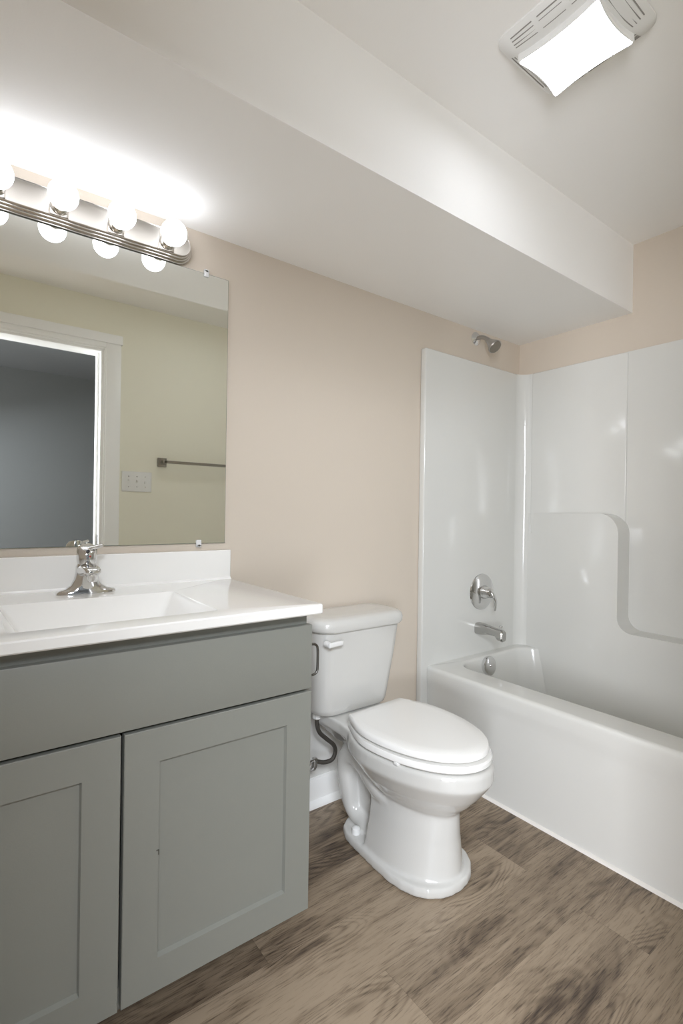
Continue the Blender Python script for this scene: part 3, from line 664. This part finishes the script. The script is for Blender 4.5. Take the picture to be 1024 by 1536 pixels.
obj('tank_lid', bm, M_CER, toi, smooth=50, local=True)
Rm = Matrix.Rotation(-TH, 4, 'Z')
def W2(p): return tuple(Rm @ (Vector(p) - Vector((0.391, -0.2397, 0))))
bm = B(); box(bm, 0.203, 0.262, -0.231, -0.219, 0.650, 0.667, 0.005, 3); [setattr(v, 'co', Vector(W2((v.co.x, v.co.y, v.co.z + 0.006 * (1 - ((v.co.x - 0.240) / 0.04) ** 2) - 0.004)))) for v in bm.verts]
obj('flush_lever', bm, M_PLAS, tank, local=True)
bm = B(); lathe(bm, [(0.011, 0), (0.011, 0.008), (0.009, 0.022)], W2((0.212, -0.198, 0.656)), Rm @ Vector((0, -1, 0)), 20); obj('lever_pivot', bm, M_PLAS, tank, local=True)

# water supply
vs = thing('shutoff_valve', 'chrome shutoff valve low on the wall behind the toilet', 'valve', (0.255, 0, 0.205))
bm = B(); lathe(bm, [(0.028, 0.0), (0.027, 0.004), (0.012, 0.007), (0.009, 0.008), (0.009, 0.055)], (0.235, 0, 0.205), (0, -1, 0), 24); obj('escutcheon', bm, M_CHR, vs)
bm = B(); lathe(bm, [(0.010, 0.0), (0.014, 0.003), (0.014, 0.034), (0.010, 0.037)], (0.235, -0.050, 0.205), (0, -1, 0), 20); lathe(bm, [(0.009, 0.0), (0.009, 0.016), (0.013, 0.017), (0.013, 0.028), (0.009, 0.030)], (0.240, -0.068, 0.205), (1, 0, -0.1), 6); obj('valve_body', bm, M_CHR, vs)
bm = B(); lathe(bm, [(0.004, 0.0), (0.004, 0.010), (0.016, 0.011), (0.016, 0.017), (0.006, 0.019)], (0.235, -0.085, 0.205), (0, -1, 0), 16); obj('valve_knob', bm, M_CHR, vs)
sl = thing('supply_hose', 'grey braided hose curving from tank bottom to the shutoff valve', 'hose', (0.30, -0.08, 0.2))
bm = B(); tube(bm, [(0.258, -0.085, 0.366), (0.258, -0.085, 0.340), (0.270, -0.085, 0.308), (0.300, -0.085, 0.278), (0.332, -0.085, 0.248), (0.342, -0.083, 0.220), (0.330, -0.08, 0.194), (0.300, -0.075, 0.190), (0.268, -0.070, 0.200)], 0.0075, 14); obj('braided_hose', bm, M_BRAID, sl)
bm = B(); lathe(bm, [(0.010, 0.0), (0.017, 0.002), (0.017, 0.022), (0.012, 0.026)], (0.258, -0.085, 0.386), (0, 0, -1), 8); obj('coupling_nut', bm, M_PLAS, sl)

# ------------------------------------------------------------------ front wall fittings seen in the mirror
sw = thing('switch_plate', 'white three gang light switch plate beside the doorway, in the mirror', 'switch', (0.057, YO, 1.25))
bm = B(); box(bm, -0.0265, 0.1405, YO, YO + 0.006, 1.192, 1.309, 0.003, 3); obj('plate', bm, M_PLAS, sw)
for i, d in enumerate((1, 1, -1)):
    x = 0.011 + 0.046 * i
    bm = B(); box(bm, x - 0.0055, x + 0.0055, YO + 0.004, YO + 0.0075, 1.238, 1.262, 0.001); tg = obj('toggle', bm, M_PLAS, sw)
    bm = B(); prism(bm, [(YO + 0.006, 1.244), (YO + 0.006, 1.256), (YO + 0.018, 1.250 + d * 0.010 + 0.003), (YO + 0.018, 1.250 + d * 0.010 - 0.003)], 'x', x - 0.004, x + 0.004); obj('lever', bm, M_PLAS, tg)
    for zz in (1.220, 1.280):
        bm = B(); lathe(bm, [(0.003, 0), (0.003, 0.001), (0.001, 0.0015)], (x, YO + 0.006, zz), (0, 1, 0), 10); obj('screw', bm, M_NIC, tg)
tb = thing('towel_bar', 'satin nickel towel bar on the wall, seen in the mirror', 'towel bar', (0.5, YO, 1.373))
for x in (0.200, 0.810):
    bm = B(); box(bm, x - 0.0265, x + 0.0265, YO, YO + 0.010, 1.3465, 1.3995, 0.002); box(bm, x - 0.010, x + 0.010, YO + 0.008, YO + 0.066, 1.363, 1.383, 0.002); obj('post', bm, M_NICD, tb)
bm = B(); box(bm, 0.196, 0.814, YO + 0.050, YO + 0.066, 1.365, 1.381, 0.002); obj('bar', bm, M_NICD, tb)
